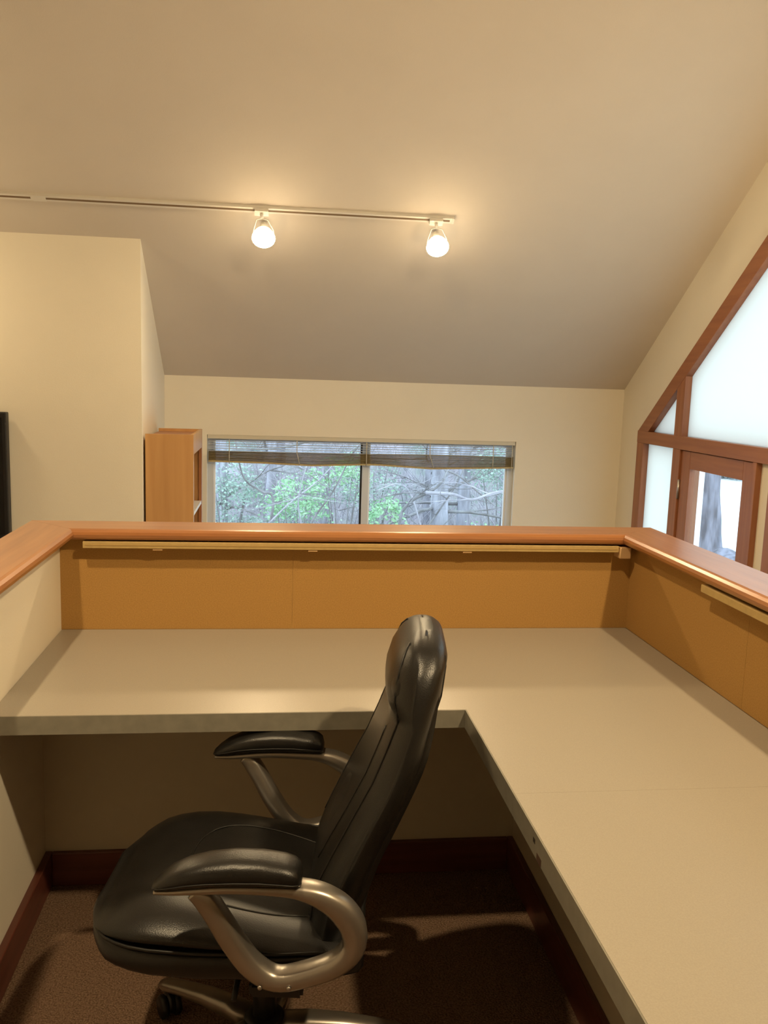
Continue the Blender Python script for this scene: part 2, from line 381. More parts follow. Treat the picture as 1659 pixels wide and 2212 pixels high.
# shades / panes
prism('white_shade', [(2.74, TZ1), (2.352, TZ1), (2.352, raf(2.352)-VW+.003)], 'x', *px, m_frost, g)
prism('white_shade', [(2.25, TZ1), (GY+.1, TZ1), (GY+.1, raf(GY+.1)-VW), (2.25, raf(2.25)-VW)], 'x', *px, m_frost, g)
box('white_shade', px, (2.352, 2.805), (LOW, TZ0), m_frost, g)
box('post', (fx0, fx1), (1.372, 1.41), (LOW, TZ0), m_fir, g, bev=.002)
box('infill_panel', (XG+.012, XG+.05), (1.246, 1.372), (LOW, TZ0), m_wall, g)
box('post', (fx0, fx1), (1.14, 1.246), (LOW, TZ0), m_fir, g, bev=.003)
box('white_shade', px, (GY+.1, 1.14), (LOW, TZ0), m_frost, g)
box('door_stop', (XG+.036, XG+.06), (1.405, 2.255), (1.19, TZ0), m_firy, g); box('door_stop', (XG+.036, XG+.06), (1.405, 1.44), (LOW, 1.19), m_fir, g); box('door_stop', (XG+.036, XG+.06), (2.22, 2.255), (LOW, 1.19), m_fir, g)
d = thing('door_1', 'brown timber door with a tall glass pane in the gable glazing', None, (XG, 1.83, LOW)); d['kind'] = 'structure'
dx = (XG-.006, XG+.034); DY0, DY1 = 1.413, 2.247; DTZ = 1.221; ST = .112
for a, b in ((DY0, DY0+ST), (DY1-ST, DY1)): box('stile', dx, (a, b), (LOW+.01, DTZ), m_fir, d, bev=.003)
box('top_rail', (dx[0]+.0005, dx[1]), (DY0+ST, DY1-ST), (DTZ-.105, DTZ), m_firy, d, bev=.002)
box('bottom_rail', (dx[0]+.0005, dx[1]), (DY0+ST, DY1-ST), (LOW+.01, LOW+.26), m_firy, d, bev=.002)
box('pane', (XG+.012, XG+.016), (DY0+ST, DY1-ST), (LOW+.26, DTZ-.105), m_glass, d)
for z in (.98, .2, -.6): tube('hinge', [(dx[0]-.006, DY1+.003, z-.06), (dx[0]-.006, DY1+.003, z+.06)], .009, m_hinge, d)

# ------------------------------------------------------------------ bookcase
bc = thing('bookcase', 'tall birch bookcase with its plain side towards the desk', 'bookcase', (.09, 2.5, LOW))
X0, X1, Y0, Y1, ZB = XB+.012, .222, 2.250, 2.86, 1.243
box('side_panel', (X0, X1-.018), (Y0, Y0+.02), (LOW, ZB), m_birch, bc); box('side_panel', (X0, X1-.018), (Y1-.02, Y1), (LOW, ZB), m_birch, bc)
box('back_panel', (X0, X0+.01), (Y0+.02, Y1-.02), (LOW, ZB-.02), m_birchd, bc)
box('top_panel', (X0+.01, X1-.018), (Y0+.02, Y1-.02), (ZB-.035, ZB-.017), m_birchd, bc)
box('face_stile', (X1-.018, X1), (Y0, Y0+.04), (LOW, ZB), m_birch, bc); box('face_stile', (X1-.018, X1), (Y1-.04, Y1), (LOW, ZB), m_birchd, bc)
box('face_rail', (X1-.018, X1), (Y0+.04, Y1-.04), (ZB-.115, ZB), m_birch, bc); box('face_rail', (X1-.018, X1), (Y0+.04, Y1-.04), (LOW, LOW+.1), m_birch, bc)
for z in (.765, .40, .02, -.36): box('shelf', (X0+.01, X1-.002), (Y0+.04, Y1-.04), (z, z+.02), m_whiteshelf if z > .7 else m_birchd, bc)

# ------------------------------------------------------------------ television at the left edge
tv = thing('television', 'black flat panel on the cream wall, cut off by the left edge of the photo', 'television', (-1.35, YB-.06, .70))
box('frame', (-1.93, -.776), (YB-.065, YB-.012), (.64, 1.349), m_blk, tv, bev=.006)
box('screen', (-1.905, -.80), (YB-.0665, YB-.0648), (.67, 1.32), m_scr, tv)
box('wall_bracket', (-1.5, -1.2), (YB-.012, YB), (.85, 1.15), m_blk, tv)

# ------------------------------------------------------------------ track lights
nrm = Vector((0, -SL, -1)).normalized(); tng = Vector((0, -1, SL)).normalized()    # off the ceiling / up the slope
YT = 1.990
def onc(x, a=0., b=0.): return Vector((x, YT, ceil(YT))) + tng*a + nrm*b
def slab(bm, x0, x1, a0, a1, b0, b1):
    vs = [bm.verts.new(onc(x, a, b)) for x in (x0, x1) for a in (a0, a1) for b in (b0, b1)]
    for f in ((0,1,3,2),(4,6,7,5),(0,4,5,1),(2,3,7,6),(0,2,6,4),(1,5,7,3)): bm.faces.new([vs[i] for i in f])
tk = thing('track_rail', 'long thin white lighting track across the sloped ceiling', 'track', tuple(onc(0)))
def slabo(name, m, par, *a):
    bm = bmesh.new(); slab(bm, *a); return link(name, bm, m, par)
for a, b in ((-2.6, -.562), (-.498, 1.625)):
    slabo('channel', m_trackw, tk, a, b, -.018, .018, 0, .018)
    slabo('slot', m_slot, tk, a+.0, b-.012, -.006, .006, .0175, .0188)
slabo('joiner', m_trackw, tk, -.562, -.498, -.0185, .0185, 0, .021)
slabo('end_cap', m_trackw, tk, 1.625, 1.637, -.0185, .0185, 0, .02)
def lamp(x, label):
    t = thing('track_lamp', label, 'lamp', tuple(onc(x, 0, .019)), 0, 'lamps on the ceiling track')
    slabo('adapter', m_trackw, t, x-.036, x+.036, -.017, .017, .0190, .040)
    bc_ = Vector((x+.012, 1.962, ceil(1.99)-.158))
    ax = Vector((0, -.70, -.715)).normalized()
    top = onc(x, 0, .04)
    tube('stem', [top, top+Vector((.003, -.004, -.022))], .009, m_trackw, t)
    hub = top+Vector((.004, -.006, -.026))
    for s in (-1, 1):
        tube('yoke', [hub, hub+Vector((s*.03, 0, -.006)), bc_-ax*.022+Vector((s*.052, 0, .03)), bc_-ax*.026+Vector((s*.056, 0, 0))], .0028, m_trackw, t, n=6)
    lathe('socket', [(.0, -.115), (.018, -.115), (.021, -.11), (.021, -.064), (.0, -.064)], axis_m(bc_, ax), m_trackw, t)
    lathe('bulb_neck', [(.018, -.066), (.030, -.058), (.046, -.040), (.057, -.018), (.061, .0)], axis_m(bc_, ax), m_bulbback, t)
    lathe('bulb_face', [(.061, .0), (.060, .004), (.054, .009), (.042, .014), (.022, .0175), (.0, .0185)], axis_m(bc_, ax), m_bulb, t)
    return t
lamp(.60, 'glowing track lamp above the middle of the left window pane')
lamp(1.537, 'glowing track lamp at the right-hand end of the ceiling track')
lamp(-1.35, 'glowing track lamp at the far left, above the television')

# ceiling spotlights over the desk area, on the rear slope
def spot(x, y, z, aim, label):
    t = thing('ceiling_spotlight', label, 'lamp', (x, y, z), 0, 'spotlights on the rear ceiling slope')
    zc = ceil(y); p = Vector((x, y, z)); ax = (Vector(aim)-p).normalized()
    lathe('canopy', [(.0, 0), (.06, 0), (.055, -.02), (.0, -.025)], Matrix.Translation((x, y, zc+.02)), m_trackw, t)
    tube('stem', [(x, y, zc), p-ax*.10], .008, m_trackw, t)
    lathe('housing', [(.0, -.13), (.035, -.13), (.05, -.10), (.066, -.03), (.068, .03), (.064, .03), (.062, -.03), (.0, -.05)], axis_m(p, ax), m_trackw, t)
    lathe('bulb_face', [(.0, -.02), (.058, -.02), (.056, -.005), (.04, .006), (.0, .012)], axis_m(p, ax), m_spot, t)
spot(-.05, -1.80, 3.68, (.95, -.8, .7), 'glowing spotlight on the rear ceiling slope, left of the desk')
spot(2.13, -2.42, 3.26, (1.0, -.6, .7), 'glowing spotlight on the rear ceiling slope, right of the desk')

# fill uplights added out of view on either side to brighten the ceiling
def add_uplight(x, y, z0, label):
    t = thing('added_fill_uplight', label, 'lamp', (x, y, z0), 0, 'added fill uplights')
    Z = z0 + 1.78; I = Matrix.Translation((x, y, 0))
    lathe('base', [(0, z0), (.15, z0), (.15, z0+.015), (.03, z0+.03), (0, z0+.03)], I, m_blk, t)
    tube('pole', [(x, y, z0+.02), (x, y, Z-.06)], .014, m_blk, t)
    lathe('bowl', [(0, Z-.07), (.05, Z-.06), (.12, Z-.02), (.16, Z+.03), (.155, Z+.03), (.115, Z-.012), (.05, Z-.045), (0, Z-.05)], I, m_blk, t)
    lathe('bulb', [(0, Z-.035), (.06, Z-.032), (.10, Z-.010), (.10, Z-.006), (0, Z-.004)], I, m_added_uplight, t)
add_uplight(-2.1, .8, LOW, 'added unseen uplight brightening the ceiling, left of the low wall')
add_uplight(2.72, .05, LOW, 'added unseen uplight brightening the ceiling, right of the low wall')

# ------------------------------------------------------------------ office chair
TH = math.radians(7)
ch = thing('office_chair', 'black leather executive office chair with silver loop arms, turned to the left', 'chair', (.68, -1.05, 0), PI-TH)
def superring(cx, cz, hx, hz, n, ex, plane):
    out = []
    for j in range(n):
        a = 2*PI*j/n; ca, sa = math.cos(a), math.sin(a)
        out.append((cx + hx*math.copysign(abs(ca)**(2/ex), ca), cz + hz*math.copysign(abs(sa)**(2/ex), sa)))
    return out
# seat (lofted front to back; local x forward, y to the near side)
TOP = [(-.22, .452), (-.15, .455), (-.05, .472), (.05, .492), (.14, .506), (.22, .506), (.28, .492), (.32, .470), (.345, .440)]
HWD = [(-.22, .225), (-.17, .245), (-.05, .258), (.1, .262), (.19, .257), (.25, .244), (.29, .224), (.32, .192), (.338, .158), (.352, .11)]
def seat_top(u, v):
    h = interp(u, HWD); k = min(1, abs(v)/h)
    return interp(u, TOP) + .010*(1-(2*k-1)**2)*(k > .5) - .012*(1-k)**2*0 + .004
us = [-.225, -.215, -.19, -.15, -.1, -.05, 0, .05, .1, .15, .2, .24, .27, .295, .313, .326, .336, .344, .35]
bm = bmesh.new(); rings = []
for i, u in enumerate(us):
    h = interp(u, HWD); t = interp(u, TOP); lo = .447 if u < .3 else .447 - .0*(u-.3)
    if i == 0: t -= .02; h -= .02
    t = max(t, lo+.012); r = []
    n = 48
    for j in range(n):
        a = 2*PI*j/n; ca, sa = math.cos(a), math.sin(a)
        y = h*math.copysign(abs(ca)**(2/3.6), ca); k = abs(y)/h
        zz = math.copysign(abs(sa)**(2/2.4), sa)
        z = (t+lo)/2 + (t-lo)/2*zz
        if sa > 0: z += .010*math.sin(PI*min(1, max(0, (k-.45)/.55)))*abs(sa)**.5*(1 if u < .28 else .4)
        r.append((u, y, z))
    rings.append(r)
loftm(bm, rings); seat = link('seat_cushion', bm, m_leather, ch, True, True)
bm = bmesh.new(); rings = []
for i, u in enumerate(us):
    h = interp(u, HWD)*1.004; lo = interp(u, [(-.23, .385), (0, .385), (.2, .386), (.3, .392), (.335, .41), (.36, .43)]); t = .462 if u < .33 else .462-.4*(u-.33)
    if i in (0,): h -= .02
    rings.append([(u, a, b) for a, b in superring(0, (t+lo)/2, h, (t-lo)/2, 48, 4.5, 'yz')])
loftm(bm, rings); link('seat_base', bm, m_leather, ch, True, True)
def seat_z(u, v):
    h = interp(u, HWD); k = min(.999, abs(v)/h); t = interp(u, TOP); lo = .447
    ca = k**1.8; sa = math.sqrt(max(0, 1-ca*ca))
    return (t+lo)/2 + (t-lo)/2*abs(sa)**(2/2.4) + .010*math.sin(PI*min(1, max(0, (k-.45)/.55)))*abs(sa)**.5*(1 if u < .28 else .4)
for s in (1, -1):
    P = spline([(-.13, s*.14), (-.02, s*.165), (.08, s*.16), (.14, s*.125), (.165, s*.07), (.17, 0)], 6)
    tube('seam', [(p[0], p[1], seat_z(p[0], p[1])+.0003) for p in P], .0022, m_seam, seat, n=5, local=True)
    P = [(u, s*interp(u, HWD)*.985) for u in us[2:15]]
    tube('piping', [(u, v*1.012, .457) for u, v in P], .0035, m_seam, seat, n=6, local=True)

# backrest
REAR = [(.40, -.178), (.46, -.200), (.55, -.228), (.63, -.254), (.70, -.284), (.77, -.314), (.83, -.338), (.90, -.353), (.96, -.371), (1.03, -.380), (1.055, -.374), (1.068, -.362), (1.076, -.350)]
FRNT = [(.40, -.120), (.46, -.100), (.55, -.105), (.62, -.135), (.70, -.172), (.78, -.212), (.84, -.236), (.885, -.252), (.91, -.262), (.935, -.254), (.97, -.258), (1.01, -.268), (1.04, -.281), (1.058, -.295), (1.070, -.310), (1.076, -.322)]
HALF = [(.40, .19), (.45, .215), (.55, .235), (.68, .245), (.78, .243), (.86, .232), (.92, .218), (.97, .204), (1.01, .186), (1.035, .166), (1.055, .138), (1.067, .108), (1.073, .08), (1.076, .05)]
zs = [.40, .41, .43, .46, .50, .54, .58, .62, .66, .70, .74, .78, .82, .85, .875, .895, .91, .925, .945, .97, .99, 1.01, 1.028, 1.043, 1.054, 1.062, 1.068, 1.072, 1.0745, 1.076]
NB = 56
def back_ring(z):
    fr, re, h = interp(z, FRNT), interp(z, REAR), interp(z, HALF); cu, hu = (fr+re)/2, (fr-re)/2; out = []
    for j in range(NB):
        a = 2*PI*j/NB; ca, sa = math.cos(a), math.sin(a)
        u = cu + hu*math.copysign(abs(ca)**(2/3.4), ca); y = h*math.copysign(abs(sa)**(2/3.4), sa); k = abs(y)/h
        if ca > 0:
            dip = interp(z, [(.45, .0), (.55, .004), (.7, .006), (.82, .004), (.9, .004), (.95, -.004), (1.02, -.004), (1.06, 0)])
            u -= dip*(1-k*k)*ca**.4
        else: u += .006*(1-abs(ca))
        u += -.018*0
        # wrap: edges come forward a little
        if ca > 0: u -= .034*max(0, k-.45)**1.5/.408*interp(z, [(.4, .3), (.6, .8), (.9, 1), (.97, .8), (1.03, .35), (1.055, 0)])*min(1, ca*3)
        out.append((u, y, z - .012*max(0, min(1, (z-.93)/.14))))
    return out
RB = [back_ring(z) for z in zs]
bm = bmesh.new(); loftm(bm, RB); back = link('backrest', bm, m_leather, ch, True, True)
def ring_at(z, ang):
    r = back_ring(z); j = ang/(2*PI)*NB; j0 = int(math.floor(j)) % NB; f = j-math.floor(j)
    return Vector(r[j0]).lerp(Vector(r[(j0+1) % NB]), f)
zz = [.46+.02*k for k in range(30)]
for s in (1, -1):
    P = [ring_at(z, s*.62) for z in zz if z < 1.05]
    P.append(ring_at(1.058, s*.6))
    for q in (0, .006): tube('seam', [p+Vector((-q, s*.0005, .001)) for p in P], .0022, m_seam, back, n=5, local=True)
    tube('seam', [ring_at(z, s*(PI-.62)) for z in zz if z < 1.05], .002, m_seam, back, n=5, local=True)
    tube('seam', [ring_at(z, s*(.33 if z > .7 else .33-.1*(.7-z)/.2))+Vector((.0005, 0, 0)) for z in zz if .56 < z < .90], .0015, m_seam, back, n=5, local=True)
# head pillow
bm = bmesh.new(); rings = []
for k in range(15):
    t = -1 + 2*k/14; z = .972 + .062*t; sc = math.sqrt(max(.004, 1-abs(t)**2.6)); fr = interp(z, FRNT)
    h = min(interp(z, HALF)*.80, .165)*max(.35, sc)
    rings.append([(fr-.030+.031*sc*max(0, math.cos(a))**.75 - .01*max(0, -math.cos(a)), h*math.copysign(abs(math.sin(a))**.75, math.sin(a)), z) for a in (2*PI*j/32 for j in range(32))])
loftm(bm, rings); link('head_pillow', bm, m_leather, ch, True, True)
# lumbar pad
bm = bmesh.new(); rings = []
for k in range(15):
    t = -1 + 2*k/14; z = .66 + .13*t; sc = math.sqrt(max(.004, 1-abs(t)**2.6)); fr = interp(z, FRNT)
    rings.append([(fr-.05+.047*sc*max(0, math.cos(a))**.8, .125*max(.5, sc)*math.copysign(abs(math.sin(a))**.8, math.sin(a)), z) for a in (2*PI*j/32 for j in range(32))])
loftm(bm, rings); link('lumbar_pad', bm, m_leather, ch, True, True)
# hard rear shell edge
bm = bmesh.new(); rings = []
for z in [.45+.028*k for k in range(20)]:
    re, h = interp(z, REAR), interp(z, HALF)*.86
    e_ = max(0, min(1, (z-.45)/.06, (.985-z)/.09))
    rings.append([(re+.014+.010*q*q, h*q, z) for q in (-1, -.6, -.2, .2, .6, 1)] + [(re+.006-.014*e_+.010*q*q, h*q*.97, z) for q in (1, .6, .2, -.2, -.6, -1)])
loftm(bm, rings); link('rear_panel', bm, m_leather, ch, True, True)

# arms
LOOP = [(.170, .620, .005), (.135, .621, .007), (.09, .625, .009), (.03, .630, .010), (-.04, .630, .011), (-.095, .627, .014), (-.14, .614, .020), (-.178, .588, .024), (-.203, .550, .025), (-.205, .508, .023), (-.175, .470, .021), (-.115, .443, .020), (-.058, .432, .020), (-.012, .459, .022), (.026, .512, .022), (.054, .562, .021), (.078, .600, .020), (.098, .618, .014)]
LP = spline(LOOP, 5)
for s in (1, -1):
    arm = None
    bm = bmesh.new(); rings = []
    for i, p in enumerate(LP):
        q = LP[min(i+1, len(LP)-1)] - LP[max(i-1, 0)]; d2 = np.array([q[0], q[1]]); d2 = d2/np.linalg.norm(d2); nx, nz = -d2[1], d2[0]
        lat = .022 + .004*math.sin(PI*i/len(LP)); lean = -.012*(.62-p[1])/.2
        rings.append([(p[0]+nx*p[2]*math.copysign(abs(math.cos(a))**.7, math.cos(a)), s*(.300+lean) + lat*math.copysign(abs(math.sin(a))**.6, math.sin(a)), p[1]+nz*p[2]*math.copysign(abs(math.cos(a))**.7, math.cos(a))) for a in (2*PI*j/16 for j in range(16))])
    loftm(bm, rings); arm = link('arm_loop', bm, m_silver, ch, True, True)
    bm = bmesh.new(); rings = []
    PADU = [.174, .170, .16, .14, .11, .07, .02, -.03, -.07, -.09, -.1, -.105]
    for u in PADU:
        lo = interp(u, [(-.11, .640), (-.05, .642), (.05, .640), (.11, .632), (.175, .622)]); hi = interp(u, [(-.105, .656), (-.1, .672), (-.085, .684), (-.04, .692), (.03, .692), (.08, .684), (.12, .671), (.15, .654), (.175, .630)])
        h = interp(u, [(-.105, .022), (-.1, .033), (-.085, .040), (0, .043), (.1, .041), (.15, .033), (.168, .022), (.175, .012)])
        rings.append([(u, s*.300+a, b) for a, b in superring(0, (lo+hi)/2, h, (hi-lo)/2, 28, 2.7, 'yz')])
    loftm(bm, rings); pad = link('arm_pad', bm, m_leather, ch, True, True)
    P = [(u, s*.300+.997*interp(u, [(-.105, .022), (-.1, .033), (-.085, .040), (0, .043), (.1, .041), (.15, .033), (.168, .022), (.175, .012)]), interp(u, [(-.105, .650), (-.05, .658), (.05, .656), (.12, .645), (.175, .626)])) for u in PADU]
    tube('seam', P, .0018, m_seam, pad, n=5, local=True)
    # bracket to the seat
    bm = bmesh.new(); bxm(bm, (-.11, -.005), (s*.20, s*.292) if s > 0 else (s*.292, s*.20), (.388, .418)); bmesh.ops.bevel(bm, geom=bm.edges[:], offset=.006, segments=2, affect='EDGES')
    link('arm_bracket', bm, m_blk, ch, True)
    for u in (-.085, -.03): lathe('bolt', [(0, 0), (.005, 0), (.004, .002), (0, .003)], axis_m((u, s*.316, .43), (0, s, 0)), m_hinge, arm, n=12, local=True)
# mechanism, column, base
box('tilt_mechanism', (-.14, .10), (-.10, .10), (.345, .388), m_blk, ch, bev=.012, local=True)
box('back_bar', (-.19, -.10), (-.035, .035), (.352, .376), m_blk, ch, bev=.006, local=True)
bm = bmesh.new(); rings = []
for u, z in ((-.175, .352), (-.200, .362), (-.212, .40), (-.222, .46), (-.238, .52)):
    rings.append([(u+a, b, z+.0*a) for a, b in ((-.008, -.035), (.008, -.035), (.008, .035), (-.008, .035))])
loftm(bm, rings); link('back_bar', bm, m_blk, ch, True)
tube('height_lever', [(.03, .09, .362), (.03, .2, .36), (.03, .25, .352)], .006, m_blk, ch, local=True)
lathe('gas_column', [(0, .10), (.027, .10), (.027, .26), (.016, .262), (.016, .35), (0, .35)], Matrix.Identity(4), m_blk, ch, local=True)
lathe('hub', [(0, .062), (.050, .062), (.054, .09), (.045, .125), (.030, .130), (0, .130)], Matrix.Identity(4), m_blk, ch, local=True)
base_rot = math.radians(142) - (PI-TH)
for k in range(5):
    a = base_rot + 2*PI*k/5; dx_, dy_ = math.cos(a), math.sin(a)
    bm = bmesh.new(); rings = []
    for r, z, hw, hh in ((.035, .098, .030, .026), (.10, .104, .028, .021), (.18, .099, .025, .017), (.26, .086, .021, .014), (.305, .076, .020, .013), (.325, .072, .012, .009)):
        rings.append([(dx_*r - dy_*p, dy_*r + dx_*p, z+q) for p, q in superring(0, 0, hw, hh, 16, 2.8, '')])
    loftm(bm, rings); link('base_arm', bm, m_silver, ch, True, True)
    cx, cy = dx_*.305, dy_*.305; b = a + 1.1 + k*.9
    bm = bmesh.new(); 
    for s in (-1, 1):
        lathem(bm, [(0, -.009), (.024, -.009), (.0285, -.004), (.0285, .004), (.024, .009), (0, .009)], axis_m((cx+s*.016*math.cos(b)-.012*math.sin(b), cy+s*.016*math.sin(b)+.012*math.cos(b), .0285), (math.cos(b), math.sin(b), 0)), 18)
    ca = link('caster_wheel', bm, m_blk, ch, True, True)
    bm = bmesh.new(); lathem(bm, [(0, -.006), (.026, -.006), (.026, .006), (0, .006)], axis_m((cx-.012*math.sin(b), cy+.012*math.cos(b), .036), (math.cos(b), math.sin(b), 0)), 16)
    tubem(bm, [(cx, cy, .05), (cx, cy, .075)], .006, 8); link('caster_fork', bm, m_blk, ca, True, True)

# ------------------------------------------------------------------ outdoors
def edge_x(y): return .69 + .42*(y+2.9)            # where the woods meet the drive
def dzf(x, y): return -1.12 + .03*math.sin(x*.5)*math.sin(y*.4)
def hz(x, y):
    base = interp(y, [(3, -1.6), (6, -2.6), (9, -3.0), (12, -2.4), (16, -1.0), (22, 2.5), (40, 12)])
    h = base + .35*math.sin(x*.55+y*.3) + .2*math.sin(x*1.3-y*.9)
    f = min(1, max(0, (x - (.69+.33*(y+2.9)))/(.09*(y+2.9)))); f = f*f*(3-2*f)
    return h*(1-f) + dzf(x, y)*f
bm = bmesh.new(); nx_, ny_ = 90, 60; V = []
for i in range(nx_+1):
    r = []
    for j in range(ny_+1):
        y = 3.6 + 36*(j/ny_)**1.3; x = -14 - y*.4 + (edge_x(y) + 14 + y*.4)*(i/nx_)**.7; r.append(bm.verts.new((x, y, hz(x, y))))
    V.append(r)
for i in range(nx_):
    for j in range(ny_): bm.faces.new((V[i][j], V[i+1][j], V[i+1][j+1], V[i][j+1]))
o = link('woodland_ground', bm, m_hill, smooth=True); struct(o, 'leaf-covered wooded slope outside the wide window')
# pale drive seen through the door
bm = bmesh.new(); V = []
for i in range(41):
    r = []
    for j in range(41):
        y = -20 + 1.6*j; x0_ = 3.45 if y < 3.6 else edge_x(y)-.05; x = x0_ + (40-x0_)*(i/40)**1.5; r.append(bm.verts.new((x, y, dzf(x, y)-(.02 if i == 0 else 0))))
    V.append(r)
for i in range(40):
    for j in range(40): bm.faces.new((V[i][j], V[i+1][j], V[i+1][j+1], V[i][j+1]))
o = link('driveway', bm, m_drive, smooth=True); struct(o, 'bright pale drive outside the glazed door')
def branchy(bm, p, d, L, r, depth, rng, curl=.25, n=6, kids=3, grav=-.03):
    pts = [Vector(p)]; d = Vector(d).normalized(); steps = 7
    for k in range(steps):
        d = (d + Vector((rng.uniform(-1, 1), rng.uniform(-1, 1), rng.uniform(-1, 1)))*curl/2 + Vector((0, 0, grav))).normalized()
        pts.append(pts[-1] + d*L/steps)
    tubem(bm, pts, [r*(1-.75*k/steps) for k in range(steps+1)], n)
    if depth > 0:
        for q in range(kids):
            k = rng.randint(2, steps); a = rng.uniform(0, 2*PI)
            dd = (pts[k]-pts[k-1]).normalized(); nd = (dd*rng.uniform(.3, .9) + Vector((math.cos(a), math.sin(a), rng.uniform(-.3, .7)))*.8)
            branchy(bm, pts[k], nd, L*rng.uniform(.35, .6), r*(1-.75*k/steps)*.6, depth-1, rng, curl, max(4, n-1), kids, grav)
def tree(x, y, h, r, seed, label, group=None, name='bare_tree', low=.15, nb=9, m=None, lean=(0, 0)):
    rng = random.Random(seed); z0 = hz(x, y)-.2
    t = thing(name, label, 'tree', (x, y, z0+.2), 0, group)
    bm = bmesh.new(); pts = []; n = 12
    for k in range(n+1):
        f = k/n; pts.append(Vector((x + lean[0]*f + .12*math.sin(f*5+seed)*f, y + lean[1]*f + .1*math.sin(f*4+seed*2), z0 + h*f)))
    tubem(bm, pts, [r*(1.35 if k == 0 else 1)*(1-.7*k/n) for k in range(n+1)], 10)
    link('trunk', bm, m or m_bark, t, smooth=True)
    bm = bmesh.new()
    for q in range(nb):
        f = rng.uniform(low, .85); k = f*n; i = int(k); P = pts[i].lerp(pts[i+1], k-i); a = rng.uniform(0, 2*PI)
        branchy(bm, P, (math.cos(a), math.sin(a), rng.uniform(-.2, .6)), h*rng.uniform(.18, .35), min(r*.30, .032), 2, rng, .35, 6, 3)
    link('branches', bm, m_twig, t, smooth=True)['kind'] = 'stuff'
tree(3.62, 12.2, 9, .19, 3, 'thick grey trunk seen right of centre in the right window pane', low=.05, nb=12)
tree(4.25, 13.4, 10, .14, 8, 'second grey trunk just right of the thick one in the right window pane', low=.1, nb=9)
tree(1.7, 14.5, 9, .10, 11, 'slender grey trunk behind the left window pane', low=.08, nb=10)
tree(-.2, 13.0, 8, .08, 21, 'thin trunk at the far left of the left window pane', low=.08, nb=10)
rng = random.Random(5)
for k in range(14):
    y = rng.uniform(15, 21); f = (y+2.9)/6.14; x = .69 + rng.uniform(-.55, 1.85)*f
    tree(x, y, rng.uniform(6, 10), rng.uniform(.05, .12), 40+k, 'slim bare tree among the woods behind the wide window', 'slim bare trees in the woods', low=.1, nb=7)
# arching saplings close to the glass
def arch(name, paths, label):
    p0 = paths[0][0][0]; z0 = hz(p0[0], p0[1])
    t = thing(name, label, 'tree', (p0[0], p0[1], z0))
    for i, (pp, r) in enumerate(paths):
        if i == 0: pp = [(pp[0][0], pp[0][1], z0-.1)] + pp[1:]
        P = spline(pp, 5); n = len(P)
        bm = bmesh.new(); tubem(bm, P, [r*(1-.65*k/n) for k in range(n)], 7)
        rr = random.Random(i+len(label))
        for q in range(6):
            k = rr.randint(n//4, n-2); a = rr.uniform(0, 2*PI)
            branchy(bm, P[k], (math.cos(a), .4*math.sin(a), rr.uniform(-.2, .8)), rr.uniform(.4, 1.1), r*.35, 1, rr, .4, 5, 3)
        link('stem', bm, m_twig if i % 2 == 0 else m_twigl, t, smooth=True)
arch('arching_sapling', [([(2.45, 9.0, -3.3), (2.50, 9, -1.2), (2.42, 9.0, -.35), (2.55, 9.0, -.05), (2.9, 8.9, .18), (3.05, 8.9, .5), (3.2, 8.8, 1.8)], .030),
     ([(2.75, 8.9, .1), (3.1, 8.8, .10), (3.35, 8.7, .04), (3.65, 8.6, .16), (4.2, 8.5, .26)], .026),
     ([(3.0, 8.9, .42), (3.2, 8.8, .34), (3.45, 8.8, .14), (3.7, 8.8, -.05)], .016)], 'dark arching sapling with a low U-shaped branch behind the right window pane')
arch('arching_sapling', [([(.1, 9.2, -3.3), (.45, 9.2, -1.2), (.68, 9.2, -.12), (.5, 9.2, .05), (.25, 9.1, .3), (.1, 9, 1.2)], .024),
     ([(.62, 9.2, -.4), (.9, 9.1, -.1), (1.3, 9.0, .25), (1.6, 9, .6)], .014)], 'dark forked sapling behind the left half of the left window pane')
arch('arching_sapling', [([(.9, 8.5, -3.2), (1.0, 8.5, -1.2), (1.15, 8.5, -.35), (1.45, 8.5, .15), (1.7, 8.4, .7)], .020),
     ([(1.1, 8.5, -.5), (1.0, 8.5, 0), (1.1, 8.4, .5)], .012)], 'thin leaning sapling behind the middle of the left window pane')
arch('arching_sapling', [([(2.3, 10.0, -3.2), (2.5, 10.0, -1.4), (3.1, 9.9, -.35), (3.4, 9.8, .2), (3.7, 9.8, 1.0)], .020),
     ([(2.9, 9.95, -.6), (2.7, 9.9, -.05), (2.5, 9.9, .1), (2.2, 9.9, 0)], .014)], 'thin leaning sapling crossing behind the right window pane')
